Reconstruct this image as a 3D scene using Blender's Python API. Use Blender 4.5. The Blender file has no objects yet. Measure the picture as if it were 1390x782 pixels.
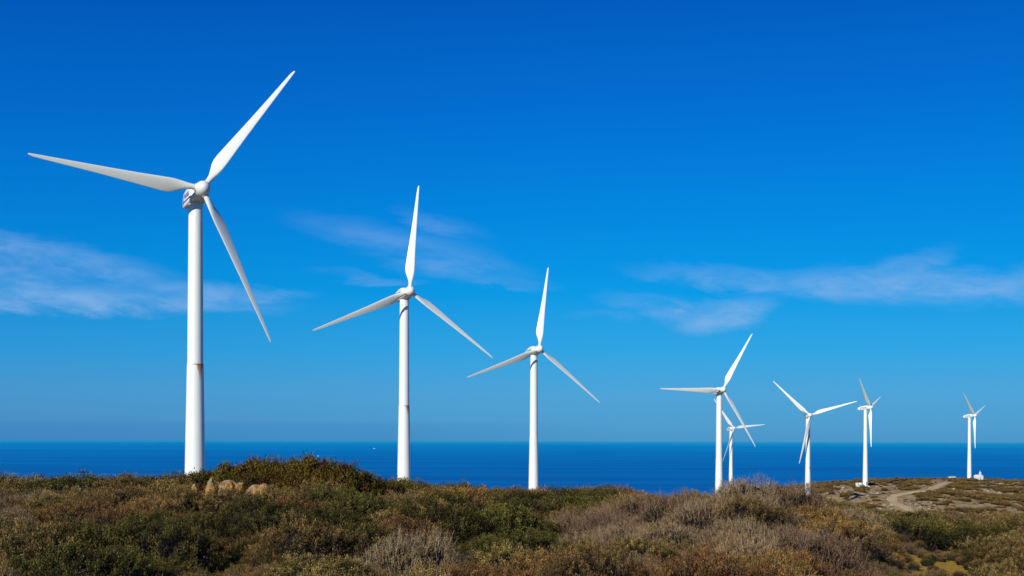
import bpy, math, random
import numpy as np
from mathutils import Vector, Matrix
random.seed(7); RNG=np.random.default_rng(11)
sc=bpy.context.scene; COL=sc.collection
F=1800.0; ROLL=math.radians(.165); PI=math.pi

# ------------------------------------------------------------------ helpers
def lin(r,g,b):
    f=lambda c:(c/255/12.92) if c/255<=.04045 else ((c/255+.055)/1.055)**2.4
    return (f(r),f(g),f(b),1)
def unroll(px,py):
    x,y=px-695,py-598.5
    return x*math.cos(ROLL)+y*math.sin(ROLL), -x*math.sin(ROLL)+y*math.cos(ROLL)
def P(px,py,Y):
    """a surveyed bearing and a distance in metres -> a point in the place (origin = the photographer's eye)"""
    x,y=unroll(px,py); return Vector((x*Y/F,Y,-y*Y/F))
def tag(o,label=None,cat=None,group=None,kind=None):
    if label:o['label']=label
    if cat:o['category']=cat
    if group:o['group']=group
    if kind:o['kind']=kind
    return o
def link(o,parent=None):
    COL.objects.link(o)
    if parent is not None:o.parent=parent
    return o
def empty(name,loc):
    o=bpy.data.objects.new(name,None);o.location=loc;o.empty_display_size=.5;return link(o)
def mesh_np(name,V,Fc,mats,midx=None,attrs=None,smooth=False):
    """V (n,3), Fc (m,k) all faces of equal size"""
    me=bpy.data.meshes.new(name)
    V=np.asarray(V,np.float32);Fc=np.asarray(Fc,np.int32);k=Fc.shape[1]
    me.vertices.add(len(V));me.vertices.foreach_set('co',V.ravel())
    me.loops.add(Fc.size);me.loops.foreach_set('vertex_index',Fc.ravel())
    me.polygons.add(len(Fc));me.polygons.foreach_set('loop_start',np.arange(0,Fc.size,k,dtype=np.int32))
    me.polygons.foreach_set('loop_total',np.full(len(Fc),k,np.int32))
    if midx is not None:me.polygons.foreach_set('material_index',np.asarray(midx,np.int32))
    me.polygons.foreach_set('use_smooth',np.full(len(Fc),bool(smooth)))
    for m in mats:me.materials.append(m)
    for a,(dom,arr) in (attrs or {}).items():
        at=me.attributes.new(a,'FLOAT',dom);at.data.foreach_set('value',np.asarray(arr,np.float32))
    me.update(calc_edges=True);return me
class MB:
    def __init__(s):s.v=[];s.f=[];s.sm=[]
    def add(s,vs,fs,M=None,smooth=True):
        b=len(s.v)
        s.v+=[tuple(M@Vector(p)) if M else tuple(p) for p in vs];s.f+=[tuple(i+b for i in f) for f in fs];s.sm+=[smooth]*len(fs)
    def loft(s,rings,M=None,cap=True,smooth=True):
        n=len(rings[0]);vs=[p for r in rings for p in r];fs=[]
        for i in range(len(rings)-1):
            for j in range(n):
                k=(j+1)%n;fs.append((i*n+j,i*n+k,(i+1)*n+k,(i+1)*n+j))
        s.add(vs,fs,M,smooth)
        if cap:
            s.add(rings[0],[tuple(reversed(range(n)))],M,False);s.add(rings[-1],[tuple(range(n))],M,False)
    def lathe(s,prof,n=48,M=None,cap=True,smooth=True):
        s.loft([[(r*math.cos(2*PI*j/n),r*math.sin(2*PI*j/n),z) for j in range(n)] for r,z in prof],M,cap,smooth)
    def box(s,x0,x1,y0,y1,z0,z1,M=None):
        vs=[(x,y,z) for z in (z0,z1) for y in (y0,y1) for x in (x0,x1)]
        s.add(vs,[(0,2,3,1),(4,5,7,6),(0,1,5,4),(2,6,7,3),(0,4,6,2),(1,3,7,5)],M,False)
    def build(s,name,mat,parent=None,bevel=0):
        me=bpy.data.meshes.new(name);me.from_pydata(s.v,[],s.f);me.materials.append(mat)
        me.polygons.foreach_set('use_smooth',s.sm);me.update()
        o=bpy.data.objects.new(name,me);link(o,parent)
        if bevel:
            b=o.modifiers.new('bevel','BEVEL');b.width=bevel;b.segments=2;b.limit_method='ANGLE'
        return o
# vectorised value noise
def _h(ix,iy,s):
    n=(ix.astype(np.int64)*374761393+iy.astype(np.int64)*668265263+s*974634777)&0xffffffff
    n=((n^(n>>13))*1274126177)&0xffffffff
    return ((n^(n>>16))&0xffff)/65535.0
def vnoise(x,y,s=0):
    x=np.asarray(x,float);y=np.asarray(y,float)
    ix=np.floor(x).astype(np.int64);iy=np.floor(y).astype(np.int64);fx=x-ix;fy=y-iy
    fx=fx*fx*(3-2*fx);fy=fy*fy*(3-2*fy)
    a=_h(ix,iy,s);b=_h(ix+1,iy,s);c=_h(ix,iy+1,s);d=_h(ix+1,iy+1,s)
    return (a+(b-a)*fx)*(1-fy)+(c+(d-c)*fx)*fy
def fbm(x,y,o=4,s=0):
    t=0;a=1;w=0
    x=np.asarray(x,float);y=np.asarray(y,float)
    for i in range(o):
        t=t+a*vnoise(x*2**i+17.3*i,y*2**i-9.1*i,s+i);w+=a;a*=.5
    return t/w

# ------------------------------------------------------------------ materials
class NT:
    def __init__(s,tree):s.t=tree;tree.nodes.clear()
    def n(s,typ,**k):
        nd=s.t.nodes.new(typ)
        for a,b in k.items():setattr(nd,a,b)
        return nd
    def put(s,sock,v):
        if isinstance(v,bpy.types.NodeSocket):s.t.links.new(v,sock)
        elif v is not None:sock.default_value=v
    def m(s,op,a,b=0.0,c=None,clamp=False):
        nd=s.n('ShaderNodeMath',operation=op,use_clamp=clamp);s.put(nd.inputs[0],a);s.put(nd.inputs[1],b)
        if c is not None:s.put(nd.inputs[2],c)
        return nd.outputs[0]
    def rng(s,v,a,b,c=0.0,d=1.0,smooth=True):
        nd=s.n('ShaderNodeMapRange',interpolation_type='SMOOTHSTEP' if smooth else 'LINEAR')
        s.put(nd.inputs[0],v)
        for i,x in enumerate((a,b,c,d)):s.put(nd.inputs[i+1],x)
        return nd.outputs[0]
    def mix(s,f,a,b,bt='MIX'):
        nd=s.n('ShaderNodeMix',data_type='RGBA',blend_type=bt);s.put(nd.inputs[0],f);s.put(nd.inputs[6],a);s.put(nd.inputs[7],b);return nd.outputs[2]
    def ramp(s,v,stops):
        nd=s.n('ShaderNodeValToRGB');s.put(nd.inputs[0],v);cr=nd.color_ramp
        while len(cr.elements)<len(stops):cr.elements.new(.5)
        for e,(p,c) in zip(cr.elements,stops):e.position=p;e.color=c
        return nd.outputs[0]
    def noise(s,vec,scale,detail=4,rough=.5,dist=0):
        nd=s.n('ShaderNodeTexNoise');s.put(nd.inputs['Vector'],vec)
        nd.inputs['Scale'].default_value=scale;nd.inputs['Detail'].default_value=detail;nd.inputs['Roughness'].default_value=rough;nd.inputs['Distortion'].default_value=dist
        return nd.outputs[0]
    def vmul(s,v,k):
        nd=s.n('ShaderNodeVectorMath',operation='MULTIPLY');s.put(nd.inputs[0],v);s.put(nd.inputs[1],k);return nd.outputs[0]
    def comb(s,x,y,z):
        nd=s.n('ShaderNodeCombineXYZ')
        for i,v in enumerate((x,y,z)):s.put(nd.inputs[i],v)
        return nd.outputs[0]
    def sep(s,v):
        nd=s.n('ShaderNodeSeparateXYZ');s.put(nd.inputs[0],v);return nd.outputs
    def coord(s,k='Object'):return s.n('ShaderNodeTexCoord').outputs[k]
    def pos(s):return s.n('ShaderNodeNewGeometry').outputs['Position']
    def attr(s,name):return s.n('ShaderNodeAttribute',attribute_name=name).outputs['Fac']
    def rand(s):return s.n('ShaderNodeObjectInfo').outputs['Random']
    def bump(s,h,st,d=.05):
        nd=s.n('ShaderNodeBump');s.put(nd.inputs['Height'],h);nd.inputs['Strength'].default_value=st;nd.inputs['Distance'].default_value=d;return nd.outputs[0]
    def bsdf(s,col,rough=.8,spec=.3,normal=None):
        nd=s.n('ShaderNodeBsdfPrincipled');s.put(nd.inputs['Base Color'],col);s.put(nd.inputs['Roughness'],rough)
        s.put(nd.inputs['Specular IOR Level'],spec)
        if normal is not None:s.put(nd.inputs['Normal'],normal)
        return nd.outputs[0]
    def out(s,sh):
        o=s.n('ShaderNodeOutputMaterial');s.t.links.new(sh,o.inputs[0])
def mat(name):
    m=bpy.data.materials.new(name);m.use_nodes=True;return m,NT(m.node_tree)

def paint(name,rust=False):
    m,t=mat(name);o=t.coord()
    streak=t.noise(t.vmul(o,(3.0,3.0,.12)),1.0,4,.6)
    blot=t.noise(o,.35,3)
    c=t.mix(t.rng(streak,.45,.75,0,.22),(.77,.80,.755,1),(.60,.62,.55,1))
    c=t.mix(t.rng(blot,.5,.8,0,.12),c,(.55,.55,.5,1))
    if rust:
        x,y,z=t.sep(o)
        # seam 24.3 m under the hub; the stain runs down from it on the weather side
        zz=t.m('SUBTRACT',z,45-24.3)
        ca,sa=math.sin(math.radians(50)),-math.cos(math.radians(50))
        tang=t.m('ADD',t.m('MULTIPLY',x,-sa),t.m('MULTIPLY',y,ca))
        front=t.m('ADD',t.m('MULTIPLY',x,ca),t.m('MULTIPLY',y,sa))
        wob=t.m('MULTIPLY',t.m('SUBTRACT',t.noise(t.vmul(o,(4,4,.6)),1.5,3),.5),.5)
        ta=t.m('ABSOLUTE',t.m('ADD',tang,wob))
        depth=t.rng(zz,-3.2,-.05,0,1)
        wide=t.m('MULTIPLY_ADD',depth,.50,.06)
        s1=t.m('MULTIPLY',t.rng(t.m('SUBTRACT',ta,wide),-.22,.06,1,0),depth)
        s1=t.m('MULTIPLY',s1,t.m('MULTIPLY',t.rng(zz,-.02,.03,1,0),t.rng(front,.2,.5,0,1)))
        ring=t.m('MULTIPLY',t.rng(t.m('ABSOLUTE',t.m('SUBTRACT',zz,-.02)),.09,.14,1,0),t.rng(t.m('ABSOLUTE',tang),.5,1.1,1,.25))
        ring=t.m('MULTIPLY',ring,t.rng(front,-.2,.5,.1,1))
        c=t.mix(t.m('MULTIPLY',s1,.95),c,(.50,.17,.015,1))
        c=t.mix(t.m('MULTIPLY',ring,.65),c,(.10,.035,.02,1))
    t.out(t.bsdf(c,.42,.4,t.bump(t.noise(o,1.3,2),.05,.02)));return m
M_TOWER=paint('tower_paint');M_RUST=paint('tower_paint_rust',True)
def simple(name,c,rough=.6,var=.15,scale=2,spec=.3):
    m,t=mat(name);o=t.coord();n=t.noise(o,scale,4)
    d=tuple(x*(1-var*2) for x in c[:3])+(1,)
    t.out(t.bsdf(t.mix(t.rng(n,.35,.7),c,d),rough,spec,t.bump(n,.1,.02)));return m
M_BLADE=simple('blade_gelcoat',(.76,.78,.71,1),.38,.01,.5,.45)
M_NAC=simple('nacelle_fibreglass',(.77,.79,.75,1),.4,.05,.8,.4)
M_BLUE=simple('blue_lettering',(.012,.05,.30,1),.5,.05)
M_DARK=simple('dark_gap',(.02,.02,.025,1),.8,.05)
M_WASH=simple('whitewash',(.82,.81,.78,1),.85,.05,.6)
M_CONC=simple('concrete',(.62,.60,.56,1),.9,.1,1)
M_DOOR=simple('door_paint',(.30,.33,.38,1),.6,.1)

# ------------------------------------------------------------------ turbines
R=23.5; TILT=math.radians(5); OVER=3.6
def blade_mesh(pitch=19):
    st=[(.75,.80,.80,.5,0),(1.6,.80,.80,.5,0),(2.3,.98,.74,.47,6),(3.1,1.45,.62,.40,12),(4.0,1.9,.52,.34,13),(4.8,2.09,.45,.31,12),(5.6,2.03,.40,.30,10.5),
        (7.5,1.78,.32,.29,8),(10,1.47,.25,.28,5.5),(13,1.16,.19,.28,3.5),(16,.90,.14,.28,2),(19,.68,.10,.28,1),(21.5,.50,.07,.28,.4),(22.8,.38,.05,.29,0),(23.35,.24,.035,.34,0),(23.5,.10,.02,.4,0)]
    n=20;rings=[]
    for r,c,th,ax,tw in st:
        round_=max(0,min(1,(3.6-r)/1.9));ring=[]
        p=math.radians(-(pitch+tw*(1 if pitch<60 else .3)))
        for j in range(n):
            a=2*PI*j/n
            xc=(.5+.5*math.cos(a))               # 1=LE,0=TE
            # thickness distribution
            tcirc=math.sin(a)
            u=1-xc
            prof=(2.6*(math.sqrt(max(u,0))*.55-.25*u-.30*u*u)) if u>0 else 0
            tair=max(prof,0.0)*(1 if math.sin(a)>=0 else -.55)*1.0
            tt=tcirc*round_+tair*(1-round_)*1.25
            X=(xc-(1-ax))*c; Yv=-tt*th*.5
            ring.append((X*math.cos(p)-Yv*math.sin(p),X*math.sin(p)+Yv*math.cos(p),r))
        rings.append(ring)
    b=MB();b.loft(rings);return b
def mesh_of(b,name,m):
    me=bpy.data.meshes.new(name);me.from_pydata(b.v,[],b.f);me.materials.append(m);me.polygons.foreach_set('use_smooth',b.sm);me.update();return me
BLADE=mesh_of(blade_mesh(),'blade',M_BLADE);FEATH=mesh_of(blade_mesh(86),'blade',M_BLADE)
def hub_mesh():
    b=MB();Rx=Matrix.Rotation(PI/2,4,'X')   # lathe z -> -y
    prof=[(.75,-1.0),(.98,-.95),(1.04,-.6),(1.06,0),(1.02,.45),(.90,.85),(.68,1.16),(.38,1.36),(.12,1.43),(.01,1.44)]
    b.lathe(prof,36,Rx)
    for k in range(3):
        b.lathe([(.52,.4),(.52,1.05),(.47,1.12),(.41,1.12)],24,Matrix.Rotation(k*2*PI/3,4,'Y'))
    return b
HUB=mesh_of(hub_mesh(),'hub',M_NAC)
def nac_mesh():
    sec=[(1.08,.80,.80,-.78,.3),(1.35,.92,.92,-.86,.35),(2.2,1.18,1.12,-1.08,.35),(3.2,1.2,1.2,-1.22,.35),(4.6,1.2,1.12,-1.28,.35),(6.3,1.2,.82,-1.25,.35),(7.4,1.0,.5,-1.05,.32),(7.95,.78,.28,-.82,.25),(8.05,.62,.16,-.7,.2)]
    rings=[]
    for y,w,zt,zb,rr in sec:
        ring=[]
        for cx,cz,a0 in ((w-rr,zt-rr,0),(-w+rr,zt-rr,90),(-w+rr,zb+rr,180),(w-rr,zb+rr,270)):
            for q in range(5):
                a=math.radians(a0+q*22.5);ring.append((cx+rr*math.cos(a),y,cz+rr*math.sin(a)))
        rings.append(ring)
    b=MB();b.loft(rings)
    b.lathe([(.06,0),(.05,.9)],8,Matrix.Translation((.3,6.6,.75)))   # wind vane mast
    b.box(.1,.5,6.58,6.62,1.5,1.56)
    return b
NAC=mesh_of(nac_mesh(),'nacelle',M_NAC)
def text_mesh(s,size):
    cu=bpy.data.curves.new('lettering','FONT');cu.body=s;cu.size=size;cu.align_x='CENTER';cu.align_y='CENTER';cu.offset=.02
    o=bpy.data.objects.new('lettering',cu);COL.objects.link(o)
    bpy.context.view_layer.update()
    me=bpy.data.meshes.new_from_object(o.evaluated_get(bpy.context.evaluated_depsgraph_get()));bpy.data.objects.remove(o)
    me.name='lettering';me.materials.clear();me.materials.append(M_BLUE);return me
TXT=text_mesh('Vestas',1.15)
def tower_mesh(h0):
    # h0 = hub height above this tower's foot
    s=45-24.3
    prof=[(1.62,-1.5),(1.62,.05),(1.52,.12),(1.49,1.0),(1.40,8),(1.30,14),(1.19,s-.12),(1.20,s-.10),(1.20,s+.04),(1.13,s+.08),(1.11,s+6),(1.05,s+15),(1.0,45-1.60),(1.05,45-1.58),(1.05,45-1.42),(.93,45-1.40),(.93,45-1.15)]
    b=MB()
    for i in range(len(prof)-1):
        if abs(prof[i+1][1]-prof[i][1])<.3:b.lathe(prof[i:i+2],56,cap=False,smooth=False)
    b.lathe(prof[3-1:7],56,cap=False);b.lathe(prof[9:13],56,cap=False)
    b.lathe(prof[0:2],56,cap=False)
    b.lathe([(.95,45-1.2),(.90,45-1.0)],24)
    return b
TOW=[mesh_of(tower_mesh(45),'tower',M_TOWER),mesh_of(tower_mesh(45),'tower',M_RUST)]
FIT={'1':(187.40,.4721,.6374,-420.97,-341.27),'2':(285.42,.4036,.1159,-139.41,-203.04),'3':(368.93,.4095,.1570,36.68,-124.85),
'4':(471.24,.2211,.5285,286.18,-70.51),'4b':(852.76,.3767,-.631,301.22,-18.06),'5':(623.01,.0189,-.8118,404.22,-36.0),
'6':(760.60,1.0207,-.8176,486.74,-47.07),'7':(920.44,.8789,-.8508,628.22,-36.50)}
BASE={}
GT='wind turbines standing along the coastal plateau'
TL={'1':('tallest and nearest white wind turbine, rising behind the dark leafy thicket',1),
'2':('second tallest white wind turbine, rust streak midway, one blade pointing nearly straight up',1),
'3':('third largest white wind turbine, one blade nearly upright, standing alone in the middle',0),
'4':('white wind turbine with one blade level to the left, overlapping a smaller turbine',0),
'4b':('small white wind turbine half hidden behind the tower and blade of a larger one',0),
'5':('white wind turbine with blades in a Y shape, a rust spot midway up its tower',1),
'6':('white wind turbine seen side on with a pale box at its foot beside the heath',0),
'7':('farthest right small white wind turbine standing beside the little white chapel',0)}
for k,(Y,psi,ph,hx,hz) in FIT.items():
    H=Vector((hx*Y/F,Y,-hz*Y/F))
    n=Vector((math.sin(psi)*math.cos(TILT),-math.cos(psi)*math.cos(TILT),math.sin(TILT)))
    over={'1':4.0,'6':3.0,'7':3.8}.get(k,3.6)
    ax=H-n*over; base=Vector((ax.x,ax.y,ax.z-45))
    BASE[k]=base
    root=empty('wind_turbine',base);lab,ru=TL[k];tag(root,lab,'wind turbine',GT)
    tw=bpy.data.objects.new('tower',TOW[ru]);link(tw,root)
    if k=='7':tw.scale=(1.0,1.0,1.0)
    Mh=Matrix.Translation((H-base))@Matrix.Rotation(psi,4,'Z')@Matrix.Rotation(-TILT,4,'X')
    nc=bpy.data.objects.new('nacelle',NAC);link(nc,root);nc.matrix_local=Mh@Matrix.Translation((0,over-3.6,0))
    for sx in (-1,1):
        sb=MB();sb.box(1.200,1.212,1.9,6.25,-.72,-.48) if sx>0 else sb.box(-1.212,-1.200,1.9,6.25,-.72,-.48)
        sb.box(1.200,1.212,6.0,6.28,-.9,.55) if sx>0 else sb.box(-1.212,-1.200,6.0,6.28,-.9,.55)
        sb.build('stripe',M_BLUE,nc)
        tx=bpy.data.objects.new('lettering',TXT);link(tx,nc)
        # local x of the text -> -y on the left flank, +y on the right flank
        if sx<0:Mr=Matrix(((0,0,-1,0),(-1,0,0,0),(0,1,0,0),(0,0,0,1)))
        else:Mr=Matrix(((0,0,1,0),(1,0,0,0),(0,1,0,0),(0,0,0,1)))
        tx.matrix_local=Matrix.Translation((sx*1.216,4.2,.15))@Mr
    hb=bpy.data.objects.new('hub',HUB);link(hb,root);hb.matrix_local=Mh@Matrix.Rotation(ph,4,'Y')
    for q in range(3):
        bl=bpy.data.objects.new('blade',FEATH if k in '67' else BLADE);link(bl,root);bl.matrix_local=Mh@Matrix.Rotation(ph+q*2*PI/3,4,'Y')
    if k in ('5','6','7'):
        d=MB();d.box(-.45,.45,-1.60,-1.50,.3,2.4);dd=d.build('door',M_DOOR,root,.03);dd.rotation_euler=(0,0,.25 if k!='5' else -.2)

# ------------------------------------------------------------------ terrain height
CT=[]
def c(px,*yz):
    for Y,z in yz:CT.append((px,Y,z))
def bz(k,dz=0):return (BASE[k].y,BASE[k].z+dz)
c(-500,(8,-2.6),(25,-2.5),(60,-2.4),(120,-5.5),(300,-14),(500,-26),(900,-52),(1400,-115),(2300,-200))
c(-100,(18,-2.5),(35,-2.5),(60,-2.5),(80,-3.5))
c(60,(18,-2.5),(35,-2.55),(62,-2.62),(80,-3.7),(120,-5.5),(300,-14),(500,-26),(900,-52),(1400,-115),(2300,-200))
c(180,(60,-2.8),(80,-3.7))
c(265,(18,-2.5),(35,-2.45),(55,-2.35),(80,-3.6),(120,-5.6),bz('1'),(300,-15))
c(400,(18,-2.5),(28,-2.45),(42,-2.25),(55,-2.5),(80,-3.6),(120,-6))
c(550,(18,-2.5),(27,-2.5),(42,-2.55),(60,-3.2),(90,-4.0),(120,-6.0),bz('2'),(500,-27),(900,-50),(1400,-112),(2300,-200))
c(660,(18,-2.55),(27,-2.65),(40,-3.0),(60,-3.5),(90,-4.2),(130,-6.6))
c(760,(18,-2.55),(27,-2.6),(36,-2.8),(60,-3.7),(90,-4.25),(130,-7),bz('3'),(600,-34),(900,-47),(1400,-110),(2300,-200))
c(880,(22,-2.5),(36,-2.3),(50,-3.3),(70,-4.1),(92,-4.3),(130,-7),(300,-20))
c(960,(22,-2.4),(36,-1.72),(50,-3.0),(80,-5))
c(1040,(22,-2.35),(36,-1.70),(50,-2.9),(80,-5),(150,-12),(300,-23),bz('4'),(620,-33.5),bz('4b'),(1000,-35.5),(1100,-48),(1500,-110),(2300,-200))
c(1130,(22,-2.45),(34,-2.15),(45,-3.2),(80,-5.1),(150,-12),(300,-24),bz('5'),(760,-27.5),(1000,-31.5),(1110,-45))
c(1220,(20,-2.8),(26,-2.95),(34,-3.15),(45,-3.55),(60,-4.6),(80,-5.3),(150,-12),(300,-24),(450,-31),(600,-32.5),(760,-26.5),(1000,-29),(1120,-44),(1500,-110),(2300,-200))
c(1174,bz('6'))
c(1315,bz('7',.1),(1000,-28.8))
c(1400,(18,-2.8),(26,-3.0),(40,-3.5),(60,-4.7),(80,-5.4),(150,-12),(300,-24),(450,-31),(600,-31.5),(760,-27.5),(1000,-30),(1150,-45),(1500,-110),(2300,-200))
c(1950,(8,-2.7),(26,-3.1),(40,-3.9),(80,-5.3),(150,-12),(300,-24),(450,-31),(600,-31.5),(1000,-32),(1150,-46),(1500,-110),(2300,-200))
CT=np.array(CT)
def uv_(x,y):
    th=np.clip(np.arctan2(x,np.maximum(y,1e-3)),-.62,.62);r=np.maximum(np.hypot(x,y)*np.cos(th),4)
    return th*2.6,np.log(r)
_x=(CT[:,0]-695)/F*CT[:,1];_u,_v=uv_(_x,CT[:,1])
_D=np.hypot(_u[:,None]-_u[None],(_v[:,None]-_v[None]))
_A=np.block([[_D,np.ones((len(CT),1)),_u[:,None],_v[:,None]],[np.ones((1,len(CT))),np.zeros((1,3))],[_u[None],np.zeros((1,3))],[_v[None],np.zeros((1,3))]])
# heights are interpolated as slope angles (z/Y) so nearby detail and far relief weigh alike
_sol=np.linalg.solve(_A,np.append(CT[:,2]/CT[:,1],[0,0,0]))
CLEAR=[(1276,42,54,9),(1310,50,28,5),(294,28,46,3.2),(660,54,38,6),(1150,46,20,3)]
LOWG=[(1276,30,76,11),(288,21,62,6.5),(660,45,40,5)]
def soil_mask(x,y):
    m=np.zeros(np.shape(x));px=695+x/np.maximum(y,1)*F
    for cx,cy,rx,ry in CLEAR:
        m=np.maximum(m,np.clip(1.7-np.hypot((px-cx)/rx,(y-cy)/ry)*1.2,0,1))
    return m
def height(x,y):
    x=np.atleast_1d(np.asarray(x,float));y=np.atleast_1d(np.asarray(y,float))
    out=np.empty(x.shape);xf=x.ravel();yf=y.ravel();of=np.empty(xf.shape)
    for i in range(0,len(xf),20000):
        u,v=uv_(xf[i:i+20000],yf[i:i+20000])
        d=np.hypot(u[:,None]-_u[None],v[:,None]-_v[None])
        s=d@_sol[:len(CT)]+_sol[-3]+_sol[-2]*u+_sol[-1]*v
        z=s*np.exp(v)
        back=np.clip((6-yf[i:i+20000])/10,0,1);z=z*(1-back)+(-2.6)*back-0.04*np.clip(-yf[i:i+20000]-10,0,1e5)*back
        of[i:i+20000]=np.maximum(z,-205)
    r=np.hypot(xf,yf)
    of-= .28*np.clip((r-9)/8,0,1)*np.clip(1-(r-130)/60,0,1)
    of+= (fbm(xf/6.5,yf/6.5,3,5)-.5)*.95*(1-.8*soil_mask(xf,yf))*np.clip((r-5)/12,0,1)*np.clip(1-(r-100)/60,.6,1)
    of+= (fbm(xf/38,yf/38,4,9)-.5)*2.2*np.clip((r-180)/200,0,1)
    return of.reshape(x.shape)
def ground_hit(px,py,Y0,Y1,n=400):
    Ys=np.linspace(Y0,Y1,n);x,y=unroll(px,py);h=height(x*Ys/F,Ys);ray=-y*Ys/F
    i=np.argmax(h>=ray)
    if not (h>=ray).any():i=int(np.argmax(h-ray))
    return x*Ys[i]/F,Ys[i],h[i]
def segdist(x,y,pts):
    d=np.full(x.shape,1e9)
    for (ax,ay),(bx,by) in zip(pts[:-1],pts[1:]):
        vx,vy=bx-ax,by-ay;t=np.clip(((x-ax)*vx+(y-ay)*vy)/(vx*vx+vy*vy+1e-9),0,1)
        d=np.minimum(d,np.hypot(x-ax-t*vx,y-ay-t*vy))
    return d
ROADPX=[(1262,702,560),(1246,696,560),(1230,690,580),(1217,684,590),(1211,678,600),(1215,673,620),(1232,669.5,640),(1255,666.5,660),(1268,662,680),(1276,658.5,700),(1287,654.5,740)]
ROAD=[ground_hit(a,b_,y0-60,1000)[:2] for a,b_,y0 in ROADPX]
BANK=[ground_hit(a,b_,540,1000)[:2] for a,b_ in ((1122,678),(1160,683),(1200,686),(1228,689.5),(1262,692))]
def heath(x,y):
    """0 bare soil .. 1 scrub cover on the far plateau"""
    h=fbm(x/16,y/46,2,21)*.40+fbm(x/5.5,y/17,3,31)*.60
    m=np.clip((h-.478)/.04,0,1)
    rd=segdist(x,y,ROAD);bk=segdist(x,y,BANK)
    m=m*np.clip((rd-4.5)/3,0,1)*np.clip((bk-3.0-3*fbm(x/6,y/6,2,3))/3,0,1)
    for k in ('5','6','7'):
        b=BASE[k];m=m*np.clip((np.hypot(x-b.x,y-b.y)-5)/4,0,1)
    return m

# one ground sheet: fan-shaped grid, fine in front, coarse elsewhere
tf=np.concatenate([np.linspace(-PI,-.62,26)[:-1],np.linspace(-.62,-.44,16)[:-1],np.linspace(-.44,.05,260)[:-1],np.linspace(.05,.44,420)[:-1],np.linspace(.44,.62,16)[:-1],np.linspace(.62,PI,26)[:-1]])
rf=np.concatenate([np.geomspace(1.0,14,18)[:-1],np.geomspace(14,110,240)[:-1],np.geomspace(110,520,70)[:-1],np.geomspace(520,1120,300)[:-1],np.geomspace(1120,2600,30)])
TH,RR=np.meshgrid(tf,rf);gx=(np.sin(TH)*RR).ravel();gy=(np.cos(TH)*RR).ravel();gz=height(gx,gy)
nt=len(tf);nr=len(rf);ii,jj=np.meshgrid(np.arange(nr-1),np.arange(nt),indexing='ij');j2=(jj+1)%nt
Fc=np.stack([ii*nt+jj,ii*nt+j2,(ii+1)*nt+j2,(ii+1)*nt+jj],-1).reshape(-1,4)[:,::-1]
V=np.stack([gx,gy,gz],-1)
V=np.vstack([V,[[0,0,-2.6]]]);cidx=len(V)-1
fan=np.array([[cidx,j,(j+1)%nt,(j+1)%nt] for j in range(nt)])  # closed below with tiny quads (degenerate edge avoided by tris in own mesh)
rr=np.hypot(gx,gy)
far=np.clip((rr-110)/60,0,1)
hm=heath(gx,gy)*far+(1-far)*(1-soil_mask(gx,gy))
hm=np.append(hm,1);rd=np.append(np.clip(1-(segdist(gx,gy,ROAD)-2.6)/1.6,0,1),0);bk=np.append(np.clip(1.5-segdist(gx,gy,BANK)/7,0,1),0)
sl=np.append(soil_mask(gx,gy)*(1-far),0)
m,t=mat('ground_soil');o=t.pos()
n1=t.noise(o,.35,6,.6);n2=t.noise(o,3.5,5,.65);n3=t.noise(o,.05,5,.6);n4=t.noise(o,18,3,.6)
soil=t.mix(t.rng(n2,.35,.65),(.46,.32,.145,1),(.58,.42,.21,1))
soil=t.mix(t.rng(n1,.42,.62),soil,(.22,.17,.09,1))
soil=t.mix(t.m('MULTIPLY',t.rng(n3,.48,.62),.6),soil,(.36,.21,.065,1))
heathc=t.mix(t.rng(n2,.3,.7),(.035,.034,.016,1),(.085,.075,.04,1))
hn=t.m('ADD',t.attr('heath'),t.m('MULTIPLY',t.m('SUBTRACT',n1,.5),.9))
col=t.mix(t.rng(hn,.3,.7),soil,heathc)
yel=t.mix(t.rng(n2,.4,.6),(.80,.42,.04,1),(.52,.36,.05,1));yel=t.mix(t.rng(n4,.46,.62,0,.8),yel,(.14,.12,.03,1))
col=t.mix(t.attr('clearing'),col,yel)
bank=t.mix(t.rng(n1,.4,.6),(.66,.42,.15,1),(.42,.29,.12,1));col=t.mix(t.m('MULTIPLY',t.attr('bank'),t.rng(n2,.35,.55),clamp=True),col,bank)
t.out(t.bsdf(col,.95,.1,t.bump(t.m('ADD',n2,n1),.8,.35)))
M_GROUND=m
gm=mesh_np('ground',V[:-1],Fc,[M_GROUND],attrs={'heath':('POINT',hm[:-1]),'bank':('POINT',bk[:-1]),'clearing':('POINT',sl[:-1])},smooth=True)
tag(link(bpy.data.objects.new('ground',gm)),kind='structure')
# dirt road: a sheet draped over the ground
def catmull(pts,n=14):
    pts=[Vector((a,b,0)) for a,b in pts];pts=[pts[0]*2-pts[1]]+pts+[pts[-1]*2-pts[-2]];out=[]
    for i in range(1,len(pts)-2):
        for q in range(n):
            u=q/n;a,b,c_,d=pts[i-1:i+3];out.append(.5*((2*b)+(c_-a)*u+(2*a-5*b+4*c_-d)*u*u+(3*b-3*c_+d-a)*u**3))
    return out
rp=catmull(ROAD);rv=[];W=9
for i,p in enumerate(rp):
    a=rp[max(i-1,0)];b=rp[min(i+1,len(rp)-1)];d=(b-a).normalized();nn=Vector((-d.y,d.x,0))
    ww=2.7+.5*math.sin(i*.35)
    for q in range(W):
        rv.append(p+nn*ww*(q/(W-1)*2-1))
rv=np.array([(v.x,v.y,0) for v in rv]);rv[:,2]=height(rv[:,0],rv[:,1])+.16
e=np.tile(np.array([-.3,0.0]+[0.0]*(W-4)+[0.0,-.3]),len(rp));rv[:,2]+=e
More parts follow.
